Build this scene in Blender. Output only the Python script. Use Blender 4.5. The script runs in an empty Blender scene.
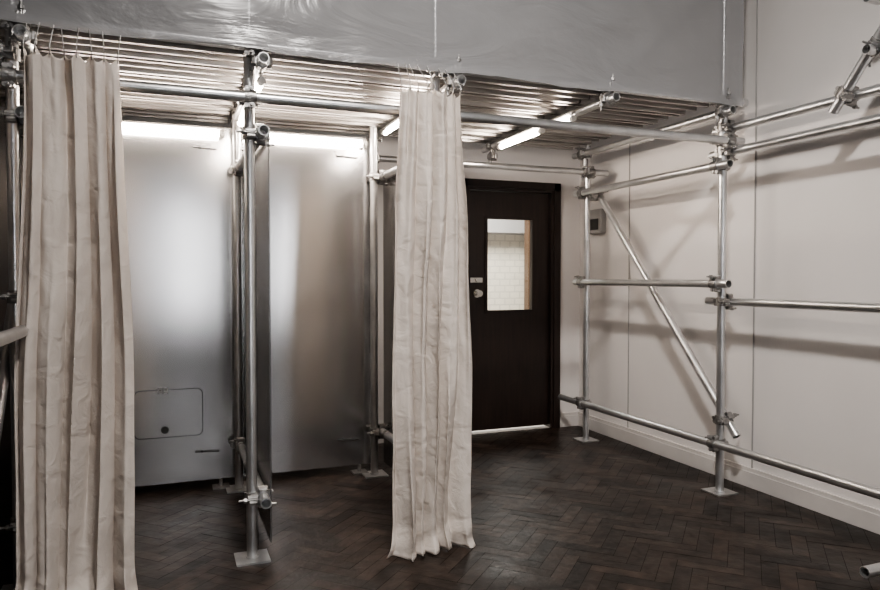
import bpy, bmesh, math, random
from mathutils import Vector, Matrix, noise
random.seed(4)
C = bpy.context.scene.collection

# ---------------------------------------------------------------- materials
def newmat(name):
    m = bpy.data.materials.new(name); m.use_nodes = True
    nt = m.node_tree
    b = nt.nodes.get('Principled BSDF')
    return m, nt, b
def simple(name, col, rough=.5, metal=0, spec=.5):
    m, nt, b = newmat(name)
    b.inputs['Base Color'].default_value = (*col, 1)
    b.inputs['Roughness'].default_value = rough
    b.inputs['Metallic'].default_value = metal
    b.inputs['Specular IOR Level'].default_value = spec
    return m
def noisy(name, c1, c2, scale=4, rough=(.4, .6), metal=0, bump=0, bscale=60, stretch=(1, 1, 1), detail=5, spec=.5):
    m, nt, b = newmat(name)
    N = nt.nodes; L = nt.links
    tc = N.new('ShaderNodeTexCoord'); mp = N.new('ShaderNodeMapping')
    mp.inputs['Scale'].default_value = stretch
    L.new(tc.outputs['Object'], mp.inputs['Vector'])
    n = N.new('ShaderNodeTexNoise'); n.inputs['Scale'].default_value = scale; n.inputs['Detail'].default_value = detail
    L.new(mp.outputs[0], n.inputs['Vector'])
    r = N.new('ShaderNodeValToRGB')
    r.color_ramp.elements[0].position = .3; r.color_ramp.elements[1].position = .7
    r.color_ramp.elements[0].color = (*c1, 1); r.color_ramp.elements[1].color = (*c2, 1)
    L.new(n.outputs['Fac'], r.inputs[0]); L.new(r.outputs[0], b.inputs['Base Color'])
    mr = N.new('ShaderNodeMapRange'); mr.inputs['To Min'].default_value = rough[0]; mr.inputs['To Max'].default_value = rough[1]
    L.new(n.outputs['Fac'], mr.inputs[0]); L.new(mr.outputs[0], b.inputs['Roughness'])
    b.inputs['Metallic'].default_value = metal
    b.inputs['Specular IOR Level'].default_value = spec
    if bump:
        n2 = N.new('ShaderNodeTexNoise'); n2.inputs['Scale'].default_value = bscale; n2.inputs['Detail'].default_value = 4
        L.new(mp.outputs[0], n2.inputs['Vector'])
        bp = N.new('ShaderNodeBump'); bp.inputs['Strength'].default_value = bump; bp.inputs['Distance'].default_value = .01
        L.new(n2.outputs['Fac'], bp.inputs['Height']); L.new(bp.outputs[0], b.inputs['Normal'])
    return m

M_tube = noisy('galvanised_tube', (.56, .565, .57), (.74, .735, .73), 9, (.24, .40), .9, .12, 40)
M_coup = noisy('coupler_steel', (.22, .215, .21), (.46, .45, .44), 25, (.3, .5), .9, .3, 60)
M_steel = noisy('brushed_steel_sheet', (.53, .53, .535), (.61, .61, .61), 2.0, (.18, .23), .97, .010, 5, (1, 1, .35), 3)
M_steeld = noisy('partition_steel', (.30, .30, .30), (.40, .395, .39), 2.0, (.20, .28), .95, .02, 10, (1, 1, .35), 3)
M_deck = noisy('deck_steel', (.21, .20, .19), (.40, .38, .36), 5, (.26, .40), .85, .1, 30, (.3, 3, 1))
M_wall = noisy('painted_wall', (.69, .66, .64), (.74, .71, .69), 1.6, (.75, .9), 0, .06, 30, spec=.2)
M_wallr = noisy('painted_wall_darkened', (.26, .255, .25), (.30, .295, .29), 1.6, (.75, .9), 0, .06, 30, spec=.2)  # dimness behind the camera, put into the colour of wall_front and wall_left
M_ceil = noisy('ceiling_paint', (.38, .375, .37), (.43, .425, .42), 1, (.8, .9))
M_base = noisy('skirting_paint', (.56, .53, .51), (.66, .63, .605), 3, (.4, .5))
M_wood = noisy('dark_stained_wood', (.012, .0068, .0055), (.024, .0135, .010), 6, (.3, .42), 0, .06, 30, (6, 6, .5))
M_brown = simple('brown_wood', (.10, .06, .035), .5)
M_dark = simple('black_rubber', (.02, .02, .02), .5)
M_chrome = simple('chrome', (.7, .68, .64), .2, 1)
M_white = simple('white_enamel', (.75, .73, .7), .4)
M_box = simple('grey_plastic_box', (.32, .31, .3), .5)
M_blk = simple('gap_black', (.008, .007, .006), .9)

def emis(name, col, s):
    m, nt, b = newmat(name)
    b.inputs['Base Color'].default_value = (*col, 1)
    b.inputs['Emission Color'].default_value = (*col, 1)
    b.inputs['Emission Strength'].default_value = s
    return m
M_fluo = emis('fluorescent_glass', (1, .87, .76), 95)
M_win = emis('window_daylight', (.97, .97, 1), 11)

# fabric
M_cloth, nt, b = newmat('canvas_cloth')
N = nt.nodes; L = nt.links
b.inputs['Roughness'].default_value = .95; b.inputs['Specular IOR Level'].default_value = .1
tc = N.new('ShaderNodeTexCoord')
n = N.new('ShaderNodeTexNoise'); n.inputs['Scale'].default_value = 5; n.inputs['Detail'].default_value = 8
L.new(tc.outputs['Object'], n.inputs['Vector'])
r = N.new('ShaderNodeValToRGB'); r.color_ramp.elements[0].color = (.62, .56, .51, 1); r.color_ramp.elements[1].color = (.73, .67, .615, 1)
L.new(n.outputs['Fac'], r.inputs[0]); L.new(r.outputs[0], b.inputs['Base Color'])
w1 = N.new('ShaderNodeTexNoise'); w1.inputs['Scale'].default_value = 13; w1.inputs['Detail'].default_value = 7; w1.inputs['Distortion'].default_value = .8
L.new(tc.outputs['Object'], w1.inputs['Vector'])
bp = N.new('ShaderNodeBump'); bp.inputs['Strength'].default_value = .7; bp.inputs['Distance'].default_value = .018
L.new(w1.outputs['Fac'], bp.inputs['Height']); L.new(bp.outputs[0], b.inputs['Normal'])
tr = N.new('ShaderNodeBsdfTranslucent'); tr.inputs[0].default_value = (.6, .5, .42, 1)
mx = N.new('ShaderNodeMixShader'); mx.inputs[0].default_value = .15
out = N['Material Output']
L.new(b.outputs[0], mx.inputs[1]); L.new(tr.outputs[0], mx.inputs[2]); L.new(mx.outputs[0], out.inputs[0])

# polythene
M_poly, nt, b = newmat('polythene_sheet')
N = nt.nodes; L = nt.links
b.inputs['Base Color'].default_value = (.34, .34, .345, 1); b.inputs['Roughness'].default_value = .25
b.inputs['Specular IOR Level'].default_value = .7
tc = N.new('ShaderNodeTexCoord'); mp = N.new('ShaderNodeMapping'); mp.inputs['Scale'].default_value = (.6, 1, 1.6)
mp.inputs['Rotation'].default_value = (0, .5, 0)
L.new(tc.outputs['Object'], mp.inputs[0])
n = N.new('ShaderNodeTexNoise'); n.inputs['Scale'].default_value = 2.2; n.inputs['Detail'].default_value = 5; n.inputs['Distortion'].default_value = 1.4
L.new(mp.outputs[0], n.inputs['Vector'])
bp = N.new('ShaderNodeBump'); bp.inputs['Strength'].default_value = .6; bp.inputs['Distance'].default_value = .05
L.new(n.outputs['Fac'], bp.inputs['Height']); L.new(bp.outputs[0], b.inputs['Normal'])
tp = N.new('ShaderNodeBsdfTransparent'); tp.inputs[0].default_value = (.85, .85, .86, 1)
mx = N.new('ShaderNodeMixShader'); mx.inputs[0].default_value = .6
L.new(b.outputs[0], mx.inputs[2]); L.new(tp.outputs[0], mx.inputs[1]); L.new(mx.outputs[0], N['Material Output'].inputs[0])

# glass
M_glass, nt, b = newmat('door_glass')
N = nt.nodes; L = nt.links
tp = N.new('ShaderNodeBsdfTransparent'); gl = N.new('ShaderNodeBsdfGlossy'); gl.inputs['Roughness'].default_value = .05
mx = N.new('ShaderNodeMixShader'); mx.inputs[0].default_value = .06
L.new(tp.outputs[0], mx.inputs[1]); L.new(gl.outputs[0], mx.inputs[2]); L.new(mx.outputs[0], N['Material Output'].inputs[0])

# tile wall in corridor
M_tile, nt, b = newmat('white_tiles')
N = nt.nodes; L = nt.links
tc = N.new('ShaderNodeTexCoord'); mp = N.new('ShaderNodeMapping'); mp.inputs['Rotation'].default_value = (math.pi/2, 0, 0)
br = N.new('ShaderNodeTexBrick'); br.inputs['Scale'].default_value = 1
br.offset = 0.5
br.inputs['Color1'].default_value = (.70, .66, .56, 1); br.inputs['Color2'].default_value = (.66, .62, .53, 1); br.inputs['Mortar'].default_value = (.54, .51, .44, 1)
br.inputs['Brick Width'].default_value = .13; br.inputs['Row Height'].default_value = .075; br.inputs['Mortar Size'].default_value = .007
L.new(tc.outputs['Object'], mp.inputs[0]); L.new(mp.outputs[0], br.inputs[0]); L.new(br.outputs[0], b.inputs['Base Color'])

# parquet
M_parq, nt, b = newmat('parquet_oak')
N = nt.nodes; L = nt.links
g = N.new('ShaderNodeNewGeometry')
r = N.new('ShaderNodeValToRGB')
r.color_ramp.elements[0].color = (.010, .0068, .0054, 1); r.color_ramp.elements[1].color = (.036, .024, .0185, 1)
L.new(g.outputs['Random Per Island'], r.inputs[0])
tc = N.new('ShaderNodeTexCoord')
n = N.new('ShaderNodeTexNoise'); n.inputs['Scale'].default_value = 14; n.inputs['Detail'].default_value = 8
L.new(tc.outputs['Object'], n.inputs['Vector'])
mxc = N.new('ShaderNodeMixRGB'); mxc.blend_type = 'MULTIPLY'; mxc.inputs[0].default_value = .85
L.new(r.outputs[0], mxc.inputs[1])
n3 = N.new('ShaderNodeValToRGB'); n3.color_ramp.elements[0].position = .35; n3.color_ramp.elements[1].position = .68
n3.color_ramp.elements[0].color = (.4, .4, .4, 1); n3.color_ramp.elements[1].color = (1.4, 1.4, 1.4, 1)
L.new(n.outputs['Fac'], n3.inputs[0]); L.new(n3.outputs[0], mxc.inputs[2])
L.new(mxc.outputs[0], b.inputs['Base Color'])
mr = N.new('ShaderNodeMapRange'); mr.inputs['From Min'].default_value = .3; mr.inputs['From Max'].default_value = .7
mr.inputs['To Min'].default_value = .28; mr.inputs['To Max'].default_value = .52
n2 = N.new('ShaderNodeTexNoise'); n2.inputs['Scale'].default_value = 3; n2.inputs['Detail'].default_value = 8
L.new(tc.outputs['Object'], n2.inputs['Vector']); L.new(n2.outputs['Fac'], mr.inputs[0]); L.new(mr.outputs[0], b.inputs['Roughness'])
bp = N.new('ShaderNodeBump'); bp.inputs['Strength'].default_value = .3; bp.inputs['Distance'].default_value = .01
L.new(n.outputs['Fac'], bp.inputs['Height']); L.new(bp.outputs[0], b.inputs['Normal'])
b.inputs['Specular IOR Level'].default_value = .32

# ---------------------------------------------------------------- mesh helpers
def finish(bm, name, mat, parent=None, smooth=False):
    me = bpy.data.meshes.new(name)
    bmesh.ops.recalc_face_normals(bm, faces=bm.faces)
    bm.to_mesh(me); bm.free()
    mats = mat if isinstance(mat, (list, tuple)) else [mat]
    for m in mats: me.materials.append(m)
    if smooth:
        for p in me.polygons: p.use_smooth = True
        try: me.set_sharp_from_angle(angle=math.radians(35))
        except Exception: pass
    o = bpy.data.objects.new(name, me); C.objects.link(o)
    if parent: o.parent = parent
    return o
def empty(name):
    o = bpy.data.objects.new(name, None); C.objects.link(o); return o
def box(bm, x0, x1, y0, y1, z0, z1, mi=0):
    vs = [bm.verts.new((x, y, z)) for x in (x0, x1) for y in (y0, y1) for z in (z0, z1)]
    for f in ((0, 1, 3, 2), (4, 6, 7, 5), (0, 4, 5, 1), (2, 3, 7, 6), (0, 2, 6, 4), (1, 5, 7, 3)):
        fc = bm.faces.new([vs[i] for i in f]); fc.material_index = mi
def frame_of(d):
    d = Vector(d).normalized()
    up = Vector((0, 0, 1)) if abs(d.z) < .9 else Vector((1, 0, 0))
    a = d.cross(up).normalized(); c = d.cross(a).normalized()
    return d, a, c
def cyl(bm, p0, p1, r, seg=16, mi=0, r2=None):
    p0 = Vector(p0); p1 = Vector(p1); d, a, c = frame_of(p1-p0)
    r2 = r if r2 is None else r2
    R = []
    for p, rr in ((p0, r), (p1, r2)):
        R.append([bm.verts.new(p+(a*math.cos(2*math.pi*i/seg)+c*math.sin(2*math.pi*i/seg))*rr) for i in range(seg)])
    for i in range(seg):
        f = bm.faces.new((R[0][i], R[0][(i+1) % seg], R[1][(i+1) % seg], R[1][i])); f.material_index = mi
    f = bm.faces.new(R[0]); f.material_index = mi
    f = bm.faces.new(R[1]); f.material_index = mi
def pipe(bm, p0, p1, r=.0242, th=.004, seg=24):
    p0 = Vector(p0); p1 = Vector(p1); d, a, c = frame_of(p1-p0)
    rings = []
    for p, rr in ((p0, r), (p1, r), (p1, r-th), (p0, r-th)):
        rings.append([bm.verts.new(p+(a*math.cos(2*math.pi*i/seg)+c*math.sin(2*math.pi*i/seg))*rr) for i in range(seg)])
    for k in range(4):
        A = rings[k]; B = rings[(k+1) % 4]
        for i in range(seg):
            bm.faces.new((A[i], A[(i+1) % seg], B[(i+1) % seg], B[i]))
def wire(name, pts, r, mat, parent=None):
    cu = bpy.data.curves.new(name, 'CURVE'); cu.dimensions = '3D'; cu.bevel_depth = r; cu.bevel_resolution = 2
    s = cu.splines.new('POLY'); s.points.add(len(pts)-1)
    for i, p in enumerate(pts): s.points[i].co = (*p, 1)
    cu.materials.append(mat)
    o = bpy.data.objects.new(name, cu); C.objects.link(o)
    if parent: o.parent = parent
    return o

# ---------------------------------------------------------------- room
XW = 3.36; YB = 5.26; XL = -3.6; YR = -2.6; ZC = 4.2
DX0, DX1, DZ = 2.25, 3.12, 2.07
bm = bmesh.new()
box(bm, XL, DX0, YB, YB+.12, 0, ZC); box(bm, DX1, XW+.12, YB, YB+.12, 0, ZC); box(bm, DX0, DX1, YB, YB+.12, DZ, ZC)
finish(bm, 'wall_back', M_wall)
bm = bmesh.new(); box(bm, XW, XW+.12, YR, YB, 0, ZC); finish(bm, 'wall_right', M_wall)
bm = bmesh.new(); box(bm, XL-.12, XL, YR, YB, 0, ZC); finish(bm, 'wall_left', M_wallr)
WN = [(.08, .55), (1.80, 2.30)]
bm = bmesh.new()
xs = [XL] + [v for w in WN for v in w] + [XW]
for i in range(0, len(xs), 2): box(bm, xs[i], xs[i+1], YR-.12, YR, 0, ZC)
for w in WN:
    box(bm, w[0], w[1], YR-.12, YR, 0, .7); box(bm, w[0], w[1], YR-.12, YR, 2.5, ZC)
finish(bm, 'wall_front', M_wallr)
for k, w in enumerate(WN):
    p = empty('window_%d' % (k+1))
    bm = bmesh.new(); box(bm, w[0], w[1], YR-.1, YR-.09, .7, 2.5); finish(bm, 'pane', M_win, p)
    bm = bmesh.new()
    for x in (w[0], (w[0]+w[1])/2-.02, w[1]-.04): box(bm, x, x+.04, YR-.09, YR-.04, .7, 2.5)
    for z in (.7, 1.58, 2.46): box(bm, w[0], w[1], YR-.088, YR-.042, z, z+.04)
    finish(bm, 'sash', M_white, p)
bm = bmesh.new(); box(bm, XL, XW, YR, YB, ZC, ZC+.1); finish(bm, 'ceiling', M_ceil)

# floor parquet herringbone, one mesh
bm = bmesh.new()
w = .07; n_ = 4; Ln = w*n_; gap = .0011
rot = Matrix.Rotation(math.radians(45), 3, 'Z')
def plank(cx0, cy0, lx, ly):
    pts = [(cx0+gap, cy0+gap), (cx0+lx-gap, cy0+gap), (cx0+lx-gap, cy0+ly-gap), (cx0+gap, cy0+ly-gap)]
    P = [rot @ Vector((x, y, 0)) for x, y in pts]
    cxm = sum(p.x for p in P)/4; cym = sum(p.y for p in P)/4
    if not (XL-.2 < cxm < XW+.2 and YR-.2 < cym < YB+.2): return
    tl = [random.uniform(-.0007, .0007) for _ in range(3)]
    P[0].z += tl[0]; P[1].z += tl[1]; P[2].z += tl[2]; P[3].z += tl[0]+tl[2]-tl[1]
    bm.faces.new([bm.verts.new(p) for p in P])
R_ = 110
for k in range(-20, 21):
    for i in range(-R_, R_):
        ox = i*w + k*2*Ln; oy = i*w
        plank(ox, oy, Ln, w)
        plank(ox+Ln, oy - Ln + w, w, Ln)
for co_, no_ in (((XW, 0, 0), (1, 0, 0)), ((XL, 0, 0), (-1, 0, 0)), ((0, YB, 0), (0, 1, 0)), ((0, YR, 0), (0, -1, 0))):
    bmesh.ops.bisect_plane(bm, geom=bm.verts[:]+bm.edges[:]+bm.faces[:], plane_co=co_, plane_no=no_, clear_outer=True)
box(bm, XL, XW, YR, YB+.12, -.1, -.004, 1)
fl = finish(bm, 'floor', [M_parq, M_blk])

def skirting(name, boxes, mat=M_base):
    bm = bmesh.new()
    for bx in boxes:
        x0, x1, y0, y1 = bx
        box(bm, x0, x1, y0, y1, 0, .095)
        sx = (x1-x0) < (y1-y0)
        if sx: box(bm, x0+.006, x1, y0, y1, .095, .12)
        else: box(bm, x0, x1, y0+.006, y1, .095, .12)
    return finish(bm, name, mat)
skirting('baseboard_right', [(XW-.02, XW, YR, YB)])
skirting('baseboard_back', [(XL, DX0-.04, YB-.02, YB), (DX1+.04, XW-.02, YB-.02, YB)])

# corridor behind door
bm = bmesh.new()
box(bm, 1.2, 5.2, 7.4, 7.5, 0, 2.6)
finish(bm, 'wall_corridor', M_tile)
bm = bmesh.new(); box(bm, 1.1, 1.2, YB+.12, 7.5, 0, 2.6); box(bm, 5.2, 5.3, YB+.12, 7.5, 0, 2.6); finish(bm, 'wall_corridor_side', M_wall)
bm = bmesh.new(); box(bm, 1.1, 5.3, YB+.12, 7.5, 2.45, 2.55)
finish(bm, 'ceiling_corridor', M_wall)
bm = bmesh.new(); box(bm, 1.2, 5.2, 7.1, 7.4, 1.80, 2.45); finish(bm, 'trim_corridor_beam', M_wallr)
bm = bmesh.new(); box(bm, 3.80, 3.99, 7.0, 7.1, 0, 2.1); box(bm, 3.80, 4.8, 7.0, 7.1, 2.1, 2.2); finish(bm, 'trim_corridor_doorframe', M_brown)
bm = bmesh.new(); box(bm, 1.1, 5.3, YB+.12, 7.5, -.1, 0); finish(bm, 'floor_corridor', M_base)

# door
door = empty('door_1')
bm = bmesh.new()   # frame
box(bm, DX0, DX0+.055, YB-.02, YB+.12, 0, DZ); box(bm, DX1-.055, DX1, YB-.02, YB+.12, 0, DZ); box(bm, DX0+.055, DX1-.055, YB-.02, YB+.12, DZ-.055, DZ)
box(bm, DX0-.03, DX0+.03, YB-.032, YB, 0, DZ+.03); box(bm, DX1-.03, DX1+.03, YB-.032, YB, 0, DZ+.03); box(bm, DX0-.03, DX1+.03, YB-.032, YB, DZ-.03, DZ+.03)
finish(bm, 'frame', M_wood, door)
lx0, lx1 = DX0+.058, DX1-.058; gx0, gx1, gz0, gz1 = 2.475, 2.90, 1.02, 1.785
bm = bmesh.new()
y0, y1 = YB+.02, YB+.06
box(bm, lx0, gx0, y0, y1, .024, DZ-.058); box(bm, gx1, lx1, y0, y1, .024, DZ-.058)
box(bm, gx0, gx1, y0, y1, .024, gz0); box(bm, gx0, gx1, y0, y1, gz1, DZ-.058)
finish(bm, 'leaf', M_wood, door)
bm = bmesh.new()
t = .018
for a, b2, c, d in ((gx0-t, gx0+.004, gz0-t, gz1+t), (gx1-.004, gx1+t, gz0-t, gz1+t)): box(bm, a, b2, y0-.012, y0, c, d)
for c, d in ((gz0-t, gz0+.004), (gz1-.004, gz1+t)): box(bm, gx0, gx1, y0-.012, y0, c, d)
finish(bm, 'glazing_bead', M_wood, door)
bm = bmesh.new(); box(bm, gx0, gx1, y0+.018, y0+.022, gz0, gz1); finish(bm, 'glass', M_glass, door)
bm = bmesh.new()
box(bm, lx0+.01, lx0+.12, y0-.02, y0, 1.255, 1.295)
cyl(bm, (lx0+.075, y0-.03, 1.275), (lx0+.075, y0-.018, 1.275), .018)
cyl(bm, (lx0+.075, y0-.012, 1.165), (lx0+.075, y0, 1.165), .034, 24)
cyl(bm, (lx0+.075, y0-.05, 1.165), (lx0+.075, y0-.012, 1.165), .012)
cyl(bm, (lx0+.075, y0-.07, 1.165), (lx0+.075, y0-.045, 1.165), .026, 24, r2=.02)
finish(bm, 'lock_and_knob', M_chrome, door, True)
bm = bmesh.new(); box(bm, DX0+.055, DX1-.055, YB, YB+.1, -.001, .004); finish(bm, 'threshold', M_base, door)

# ---------------------------------------------------------------- scaffold
YF = 3.30
XC, XA, XE, XB = -.578, .355, 1.26, 3.10
YK = 4.42
ZL = 2.105
scaf = empty('scaffolding')
bm = bmesh.new()
P = lambda *a: pipe(bm, *a)
for x in (XC, XA, XE, XB): P((x, YF, .012), (x, YF, 4.05))
P((-1.5, YF, .012), (-1.5, YF, 4.05))
BP = (XC, XA+.045, XE)
for x in BP: P((x, YK, .012), (x, YK, 2.28))
P((XB, 4.75, .012), (XB, 4.75, 2.40))
P((-1.9, YF-.05, ZL), (3.2, YF-.05, ZL))
P((-1.9, YF-.05, 2.335), (3.22, YF-.05, 2.335))
P((-1.9, YF-.05, 3.3), (3.2, YF-.05, 3.3))
P((1.18, 4.70, 2.12), (3.25, 4.70, 2.12))
for x in (XC+.05, XA+.05, XE+.09, 2.25, XB-.05): P((x, YF-.13, 2.265), (x, 4.86, 2.265))
for x in (XC, XA, XE):
    ye = YK-.03 if x == XA else YK+.07
    P((x+.05, YF-.12, 1.95), (x+.05, ye, 1.95))
    P((x+.05, YF-.12, .285), (x+.05, ye, .285))
P((XC+.05, YF-.12, 1.22), (XC+.05, YK+.07, 1.22))
P((XC-.05, .9, 2.20), (XC-.05, 3.45, 2.20))
P((XC+.052, 2.3, 1.09), (XC+.052, 3.45, 1.09))
P((XC-.05, 2.6, .05), (XC-.05, 3.6, 1.25))
P((XB-.05, 4.84, 1.26), (XB-.05, 3.19, 1.26))
P((XB-.05, 4.84, 1.96), (XB-.05, 3.19, 1.96))
P((XB-.05, 5.06, .30), (XB-.05, -.6, .30))
P((XB+.05, 3.47, 1.152), (XB+.05, -.6, 1.152))
P((XB+.05, 3.45, 2.05), (XB+.05, -.6, 2.05))
P((XB+.05, 3.42, 2.19), (XB+.05, -.6, 2.19))
P((XB+.052, 4.68, 1.96), (XB+.052, 3.22, .35))
P((XB, 2.56, 2.12), (XB, 1.9, 2.95))
P((XB-.06, 2.34, 2.36), (XW-.01, 2.34, 2.36))
P((XB-.06, 2.34, 2.60), (XW-.01, 2.34, 2.60))
P((XB, 1.5, .012), (XB, 1.5, 4.05))
P((2.74, 2.08, .05), (3.2, 2.08, .05))
finish(bm, 'tubes', M_tube, scaf, True)

bm = bmesh.new()
def coupler(pa, da, pb, db):
    pa = Vector(pa); pb = Vector(pb)
    for p, d, o in ((pa, da, pb), (pb, db, pa)):
        d, a, c = frame_of(d)
        cyl(bm, p-d*.026, p+d*.026, .0315, 20)
        away = (p-o)
        away = away - d*away.dot(d)
        away = away.normalized() if away.length > .001 else a
        side = d.cross(away).normalized()
        for s in (1, -1):
            q = p+side*s*.036
            cyl(bm, q-d*.014-away*.02, q-d*.014+away*.014, .013, 8)
            cyl(bm, q+d*.008-away*.022, q+d*.008+away*.022, .011, 8)
        q = p+side*.042
        cyl(bm, q-away*.03, q+away*.062, .0055, 8)
        cyl(bm, q+away*.026, q+away*.04, .0125, 6)
    d = (pb-pa)
    if d.length > .01:
        cyl(bm, pa+d*.3, pb-d*.3, .022, 10)
X_, Y_, Z_ = (1, 0, 0), (0, 1, 0), (0, 0, 1)
for x in (-1.5, XC, XA, XE, XB):
    coupler((x, YF, ZL), Z_, (x, YF-.05, ZL), X_)
    coupler((x, YF, 2.335), Z_, (x, YF-.05, 2.335), X_)
for x in (XC, XA, XE, XB-.10):
    dx = .05 if x != XE else .09
    coupler((x+dx, YF-.05, 2.335), X_, (x+dx, YF-.05, 2.265), Y_)
    if x > 1: coupler((x+dx, 4.70, 2.12), X_, (x+dx, 4.70, 2.265), Y_)
coupler((2.25, YF-.05, 2.335), X_, (2.25, YF-.05, 2.265), Y_); coupler((2.25, 4.7, 2.19), X_, (2.25, 4.7, 2.265), Y_)
for x, xb in zip((XC, XA, XE), BP):
    for z in (.285, 1.95):
        coupler((x, YF, z), Z_, (x+.05, YF, z), Y_)
        yk = YK-.07 if x == XA else YK
        coupler((xb, YK, z), Z_, (x+.05, yk, z), Y_)
coupler((XC, YF, 1.22), Z_, (XC+.05, YF, 1.22), Y_)
coupler((XC, YF, 2.20), Z_, (XC-.05, YF, 2.20), Y_)
for z in (.30, 1.26, 1.96):
    coupler((XB, YF, z), Z_, (XB-.05, YF, z), Y_)
    coupler((XB, 4.75, z), Z_, (XB-.05, 4.75, z), Y_)
for z in (1.152, 2.05, 2.19):
    coupler((XB, YF, z), Z_, (XB+.05, YF, z), Y_)
bd = Vector((0, 3.22-4.68, .35-1.96)).normalized()
coupler((XB, 3.3, .44), Z_, (XB+.05, 3.3, .44), bd)
coupler((XB+.0, 4.66, 1.94), Y_, (XB+.05, 4.66, 1.94), bd)
coupler((XB, 4.75, 2.12), Z_, (XB, 4.70, 2.12), X_)
coupler((XB, 4.75, 2.265), Z_, (XB-.05, 4.75, 2.265), Y_)
coupler((XB+.05, 2.5, 2.19), Y_, (XB, 2.5, 2.2), (0, -.66, .83))
coupler((XB, 2.34, 2.39), (0, -.66, .83), (XB+.02, 2.34, 2.36), X_)
coupler((XB, 1.5, .3), Z_, (XB-.05, 1.5, .3), Y_)
finish(bm, 'couplers', M_coup, scaf, True)

bm = bmesh.new()
for x, y in [(x, YF) for x in (-1.5, XC, XA, XE, XB)]+[(x, YK) for x in BP]+[(XB, 4.75), (XB, 1.5)]:
    box(bm, x-.075, x+.075, y-.075, y+.075, 0, .008)
    cyl(bm, (x, y, .008), (x, y, .07), .0195, 16)
    cyl(bm, (x, y, .008), (x, y, .016), .03, 16)
finish(bm, 'base_plates', M_tube, scaf)

# deck planks running along X
bm = bmesh.new()
zb = 2.300
yy = YF-.015
pts = [(0, .055), (0, 0), (.026, 0), (.034, .036), (.100, .036), (.106, .002), (.124, .002), (.130, .036), (.196, .036), (.204, 0), (.228, 0), (.228, .055)]
while yy < 4.75:
    for (x0, x1) in ((-3.2, -1.5), (-1.49, .37), (.38, 2.22), (2.23, 2.98)):
        A = [bm.verts.new((x0, yy+p, zb+z)) for p, z in pts]; B = [bm.verts.new((x1, yy+p, zb+z)) for p, z in pts]
        for i in range(len(pts)-1): bm.faces.new((A[i], B[i], B[i+1], A[i+1]))
        A2 = [bm.verts.new((x, yy+p, zb+.055)) for x, p in ((x0, 0), (x1, 0), (x1, .228), (x0, .228))]
        bm.faces.new(A2)
    yy += .256
finish(bm, 'scaffold_deck', M_deck)

# ---------------------------------------------------------------- steel panels
def rounded_rect(x0, x1, z0, z1, r, n=6):
    pts = []
    for cx, cz, a0 in ((x1-r, z1-r, 0), (x0+r, z1-r, 90), (x0+r, z0+r, 180), (x1-r, z0+r, 270)):
        for i in range(n+1):
            a = math.radians(a0+90*i/n); pts.append((cx+r*math.cos(a), cz+r*math.sin(a)))
    return pts
PY = 4.50
def back_panel(x0, x1, hatch=False):
    p = empty('steel_back_panel')
    bm = bmesh.new()
    nx, nz = 24, 50; sd = x0*3.1
    fr = []
    for j in range(nz+1):
        row = []
        for i in range(nx+1):
            x = x0+(x1-x0)*i/nx; z = .055+(2.215-.055)*j/nz
            row.append(bm.verts.new((x, PY+.0012*noise.noise((x*1.6+sd, z*1.1, 0)), z)))
        fr.append(row)
    for j in range(nz):
        for i in range(nx): bm.faces.new((fr[j][i], fr[j][i+1], fr[j+1][i+1], fr[j+1][i]))
    e = bmesh.ops.extrude_face_region(bm, geom=bm.faces[:])
    bmesh.ops.translate(bm, vec=(0, .010, 0), verts=[v for v in e['geom'] if isinstance(v, bmesh.types.BMVert)])
    o = finish(bm, 'sheet', M_steel, p, True)
    bm = bmesh.new()
    for zz in (.235, 2.085):
        for xx in (x1-.17, x0+.10):
            cyl(bm, (xx-.07, PY-.012, zz), (xx+.07, PY-.012, zz-.006), .0042, 8)
            cyl(bm, (xx-.03, PY-.018, zz), (xx-.03, PY+.004, zz), .008, 8)
    finish(bm, 'fixings', M_dark, p)
    bm = bmesh.new()
    for xx in (x0+.08, x1-.09): box(bm, xx-.05, xx+.05, PY-.05, PY+.05, 0, .01); cyl(bm, (xx, PY+.006, .01), (xx, PY+.006, .056), .012, 10)
    finish(bm, 'feet', M_coup, p)
    if hatch:
        a = (-.19, .197, .335, .625); Q = PY-.005
        outer = rounded_rect(*a, .035); inner = rounded_rect(a[0]+.004, a[1]-.004, a[2]+.004, a[3]-.004, .031)
        bm = bmesh.new()
        O = [bm.verts.new((x, Q, z)) for x, z in outer]; bm.faces.new(O)
        e = bmesh.ops.extrude_face_region(bm, geom=bm.faces[:])
        bmesh.ops.translate(bm, vec=(0, .006, 0), verts=[v for v in e['geom'] if isinstance(v, bmesh.types.BMVert)])
        finish(bm, 'hatch_gap', M_dark, p)
        bm = bmesh.new(); F = [bm.verts.new((x, Q-.002, z)) for x, z in inner]; bm.faces.new(F)
        e = bmesh.ops.extrude_face_region(bm, geom=bm.faces[:])
        bmesh.ops.translate(bm, vec=(0, .003, 0), verts=[v for v in e['geom'] if isinstance(v, bmesh.types.BMVert)])
        finish(bm, 'hatch_door', M_steel, p)
        bm = bmesh.new(); cyl(bm, (-.02, Q-.02, .385), (-.02, Q-.002, .385), .022, 24); finish(bm, 'hatch_lock', M_dark, p, True)
        bm = bmesh.new(); box(bm, -.06, .0, Q-.009, Q-.002, .605, .612); box(bm, -.06, .0, Q-.009, Q-.002, .63, .637)
        for i in range(3): box(bm, -.058+.025*i, -.05+.025*i, Q-.009, Q-.002, .6, .64)
        finish(bm, 'hatch_latch', M_coup, p)
    return p
back_panel(-1.48, XC-.005)
back_panel(XC+.005, XA+.035, True)
back_panel(XA+.050, XE+.01)
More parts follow.
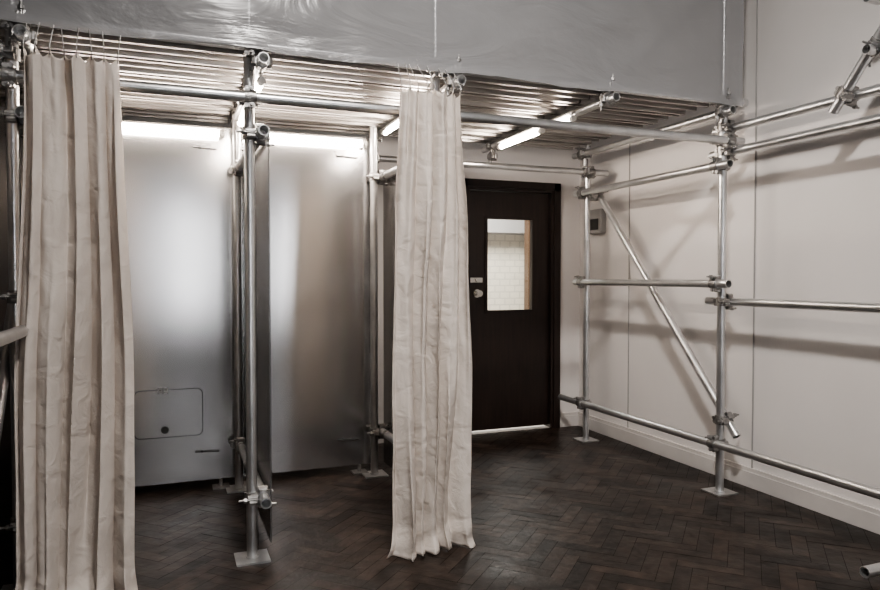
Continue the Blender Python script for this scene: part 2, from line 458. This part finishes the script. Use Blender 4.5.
for x in (XC, XA, XE):
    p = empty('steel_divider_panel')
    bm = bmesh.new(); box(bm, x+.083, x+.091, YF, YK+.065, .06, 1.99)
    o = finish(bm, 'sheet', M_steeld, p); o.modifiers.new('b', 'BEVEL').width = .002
    bm = bmesh.new()
    for y in (YF+.07, YF+.55, YK-.12):
        for z in (.285, 1.95):
            cyl(bm, (x+.07, y, z), (x+.105, y, z), .008, 8); cyl(bm, (x+.091, y, z), (x+.099, y, z), .014, 6)
            cyl(bm, (x+.05, y-.012, z), (x+.05, y+.012, z), .029, 16)
    finish(bm, 'fixings', M_coup, p, True)

# ---------------------------------------------------------------- fluorescent lamps
def lamp(p0, p1, off, r=.014):
    p = empty('fluorescent_tube_light')
    p0 = Vector(p0); p1 = Vector(p1); d = (p1-p0).normalized(); off = Vector(off)
    bm = bmesh.new(); cyl(bm, p0, p1, r, 20); finish(bm, 'tube', M_fluo, p, True)
    bm = bmesh.new()
    for q, s in ((p0, -1), (p1, 1)):
        cyl(bm, q, q+d*s*.03, r+.003, 16)
        cyl(bm, q+d*s*.015, q+d*s*.015+off*.9, .008, 8)
    q0 = p0+off-d*.03; q1 = p1+off+d*.03
    cyl(bm, q0, q1, .012, 4)
    finish(bm, 'batten', M_white, p)
lamp((-.50, PY-.05, 2.165), (.30, PY-.05, 2.165), (0, .02, .03), .019)
lamp((.45, PY-.05, 2.165), (1.19, PY-.05, 2.165), (0, .02, .03), .019)
lamp((XA+.06, 3.36, 2.207), (XA+.06, 4.30, 2.207), (-.003, 0, .03), .017)
lamp((XE+.06, 3.42, 2.228), (XE+.06, 4.35, 2.228), (.012, 0, .03))
lamp((2.225, 3.95, 2.228), (2.225, 4.50, 2.228), (-.01, 0, .03), .017)
lamp((2.225, 3.58, 2.228), (2.225, 3.74, 2.228), (-.01, 0, .03), .014)

# ---------------------------------------------------------------- curtains
def curtain(xb0, xb1, xt0, xt1, yc, ztop, zbot, nf, seed, hooks=7):
    p = empty('canvas_curtain')
    bm = bmesh.new()
    nu = nf*36; nv = 200
    G = []
    rs = random.Random(seed)
    def knots():
        kn = [0]
        for i in range(nf): kn.append(kn[-1]+rs.uniform(.45, 1.6))
        return [k/kn[-1] for k in kn], [rs.uniform(.35, 1.3) for _ in range(nf+1)]
    KA = knots(); KB = knots()
    def sm(f): return f
    def phase(u, K):
        kn, amps = K
        for i in range(nf):
            if u <= kn[i+1] or i == nf-1:
                f = (u-kn[i])/(kn[i+1]-kn[i]); f = min(max(f, 0), 1)
                return i+f, amps[i]*(1-f)+amps[i+1]*f
    for j in range(nv+1):
        t = j/nv; row = []
        e = 1-(1-t)**2.0
        a = xt0+(xb0-xt0)*e; b_ = xt1+(xb1-xt1)*e
        a += .018*noise.noise((seed, t*2.6, 0)); b_ += .018*noise.noise((seed+3, t*2.6, 0))
        tb = t*t*(3-2*t)
        top = max(0, 1-t*3.0)
        for i in range(nu+1):
            u = i/nu
            # slowly drifting folds
            uw = u + (.07*noise.noise((u*2.2, t*1.5, seed+31)))*math.sin(math.pi*u)
            uw = min(max(uw, 0), 1)
            pa, aa = phase(uw, KA); pb, ab = phase(uw, KB)
            ph = 2*math.pi*(pa*(1-tb)+pb*tb); am = aa*(1-tb)+ab*tb
            env = max(.12, .85+1.5*noise.noise((u*3, t*1.9, seed)))
            amp = (.022+.024*min(1, t*1.5))*am*env
            x = a+(b_-a)*u + .16*amp*math.sin(2*ph+.6)
            y = yc + amp*math.sin(ph)
            g2 = max(0, .25+1.5*noise.noise((u*3.5, t*2.6, seed+20)))
            y += .009*g2*math.sin(2.0*ph+seed+3*noise.noise((u*3, t*1.7, seed+8)))
            y += .045*noise.noise((u*2.4, t*1.6, seed+2)) + .014*noise.noise((u*4+t*5, t*6, seed+6)) + .0055*noise.noise((u*11-t*9, t*15, seed+7))
            y -= .035*t*t
            sc = abs(math.sin(math.pi*hooks*u))
            z = ztop + (zbot-ztop)*t - .035*sc*max(0, 1-t*9)
            if t > .93:
                q = (t-.93)/.07
                y -= .065*q*q*(.35+1.1*abs(noise.noise((u*5, 2, seed))))
                y += .014*math.sin(q*7+u*9)*q
                x += (.03*(u-.5) - .02*max(0, .2-u)*5)*q*q
                z += .03*q*noise.noise((u*8, 5, seed))*(1-q) + .02*q*max(0, noise.noise((u*7, 8, seed)))
            y += .008*math.cos(2*math.pi*hooks*u)*top
            row.append(bm.verts.new((x, min(y, 3.20+.043*math.tanh((y-3.20)/.043)) if y > 3.20 else y, max(z, .004))))
        G.append(row)
    for j in range(nv):
        for i in range(nu):
            bm.faces.new((G[j][i], G[j][i+1], G[j+1][i+1], G[j+1][i]))
    tops = [G[0][min(nu, round(i/hooks*nu))].co.copy() for i in range(hooks+1)]
    o = finish(bm, 'cloth', M_cloth, p, True)
    for pl in o.data.polygons: pl.use_smooth = True
    s = o.modifiers.new('s', 'SOLIDIFY'); s.thickness = .002
    for i, q in enumerate(tops):
        x = q.x; z0 = ztop-.02; ztube = 2.335; yt = YF-.05
        pts = [(x, q.y+.004, z0), (x, q.y-.012, z0-.004), (x, q.y-.014, z0+.03)]
        lean = random.uniform(-.02, .02)
        for a_ in range(0, 9):
            an = math.radians(200-a_*26)
            pts.append((x+lean, yt-.004+math.cos(an)*.036, ztube+.004+math.sin(an)*.036))
        wire('hook_%d' % (i+1), pts, .0024, M_coup, p)
curtain(-.56, -.13, -.515, -.18, 3.15, 2.195, .004, 5, 5)
curtain(.965, 1.37, 1.02, 1.325, 3.12, 2.195, .004, 5, 12)
curtain(-1.25, -.64, -1.2, -.68, 3.15, 2.195, .004, 5, 8)

# ---------------------------------------------------------------- polythene sheet
bm = bmesh.new()
nu, nv = 260, 50
G = []
for j in range(nv+1):
    t = j/nv; row = []
    for i in range(nu+1):
        x = -3.0+(3.16+3.0)*i/nu
        zl = 2.30+.014*noise.noise((x*2.2, 0, 0))+.008*noise.noise((x*9, 0, 3))
        z = zl+(4.0-zl)*t
        y = 3.203 + .02*noise.noise((x*1.5, z*2, 1)) + .008*noise.noise((x*5, z*5, 2)) + .003*noise.noise((x*9+z*6, z*7, 7))
        if t < .04: y -= .01*(1-t/.04)
        row.append(bm.verts.new((x, min(y, 3.222), z)))
    G.append(row)
for j in range(nv):
    for i in range(nu): bm.faces.new((G[j][i], G[j][i+1], G[j+1][i+1], G[j+1][i]))
finish(bm, 'plastic_sheeting', M_poly, None, True)

# ---------------------------------------------------------------- wall details
p = empty('electrical_box')
bm = bmesh.new(); box(bm, XW-.06, XW, 4.86, 5.04, 1.66, 1.86); o = finish(bm, 'case', M_box, p); o.modifiers.new('b', 'BEVEL').width = .008
bm = bmesh.new(); box(bm, XW-.066, XW-.058, 4.89, 5.01, 1.69, 1.78); finish(bm, 'cover', M_dark, p)
bm = bmesh.new(); cyl(bm, (XW-.006, 3.30, .12), (XW-.006, 3.30, ZC), .0045, 10); finish(bm, 'wall_conduit', M_box)
bm = bmesh.new(); cyl(bm, (XW-.006, 4.55, .12), (XW-.006, 4.55, ZC), .004, 10); finish(bm, 'wall_conduit', M_box)

# ---------------------------------------------------------------- lights
p = empty('ceiling_lamp')
lx, ly, lz = .7, .9, 4.02
bm = bmesh.new(); cyl(bm, (lx, ly, lz+.03), (lx, ly, lz+.10), .2, 32, r2=.12); cyl(bm, (lx, ly, lz+.1), (lx, ly, ZC), .02, 12)
finish(bm, 'housing', M_dark, p, True)
def area(name, loc, size, energy, col, target=None, parent=None, shape='SQUARE', spread=180):
    l = bpy.data.lights.new(name, 'AREA'); l.energy = energy; l.color = col; l.size = size; l.shape = shape
    l.spread = math.radians(spread)
    o = bpy.data.objects.new(name, l); C.objects.link(o); o.location = loc
    o.rotation_euler = (Vector(target)-Vector(loc)).to_track_quat('-Z', 'Y').to_euler()
    if parent: o.parent = parent
    return o
area('lamp_light', (lx, ly, lz), .30, 100, (1, .955, .91), (1.9, 2.9, 0), parent=p, shape='DISK', spread=120)
area('corridor_light', (3.0, 6.3, 2.4), .8, 120, (1, .98, .92), (3.0, 6.8, 0))

w = bpy.data.worlds.new('World'); bpy.context.scene.world = w; w.use_nodes = True
w.node_tree.nodes['Background'].inputs[0].default_value = (.6, .65, .7, 1); w.node_tree.nodes['Background'].inputs[1].default_value = .3
try: bpy.context.scene.view_settings.look = 'AgX - Medium High Contrast'
except Exception as ex: print('look', ex)

# ---------------------------------------------------------------- camera
cam = bpy.data.cameras.new('camera'); cam.sensor_width = 36; cam.lens = 700/880*36
co = bpy.data.objects.new('camera', cam); C.objects.link(co)
co.location = (0, 0, 1.3)
co.rotation_euler = (math.radians(90-1.47), 0, math.radians(-21.3))
cam.clip_start = .05
bpy.context.scene.camera = co
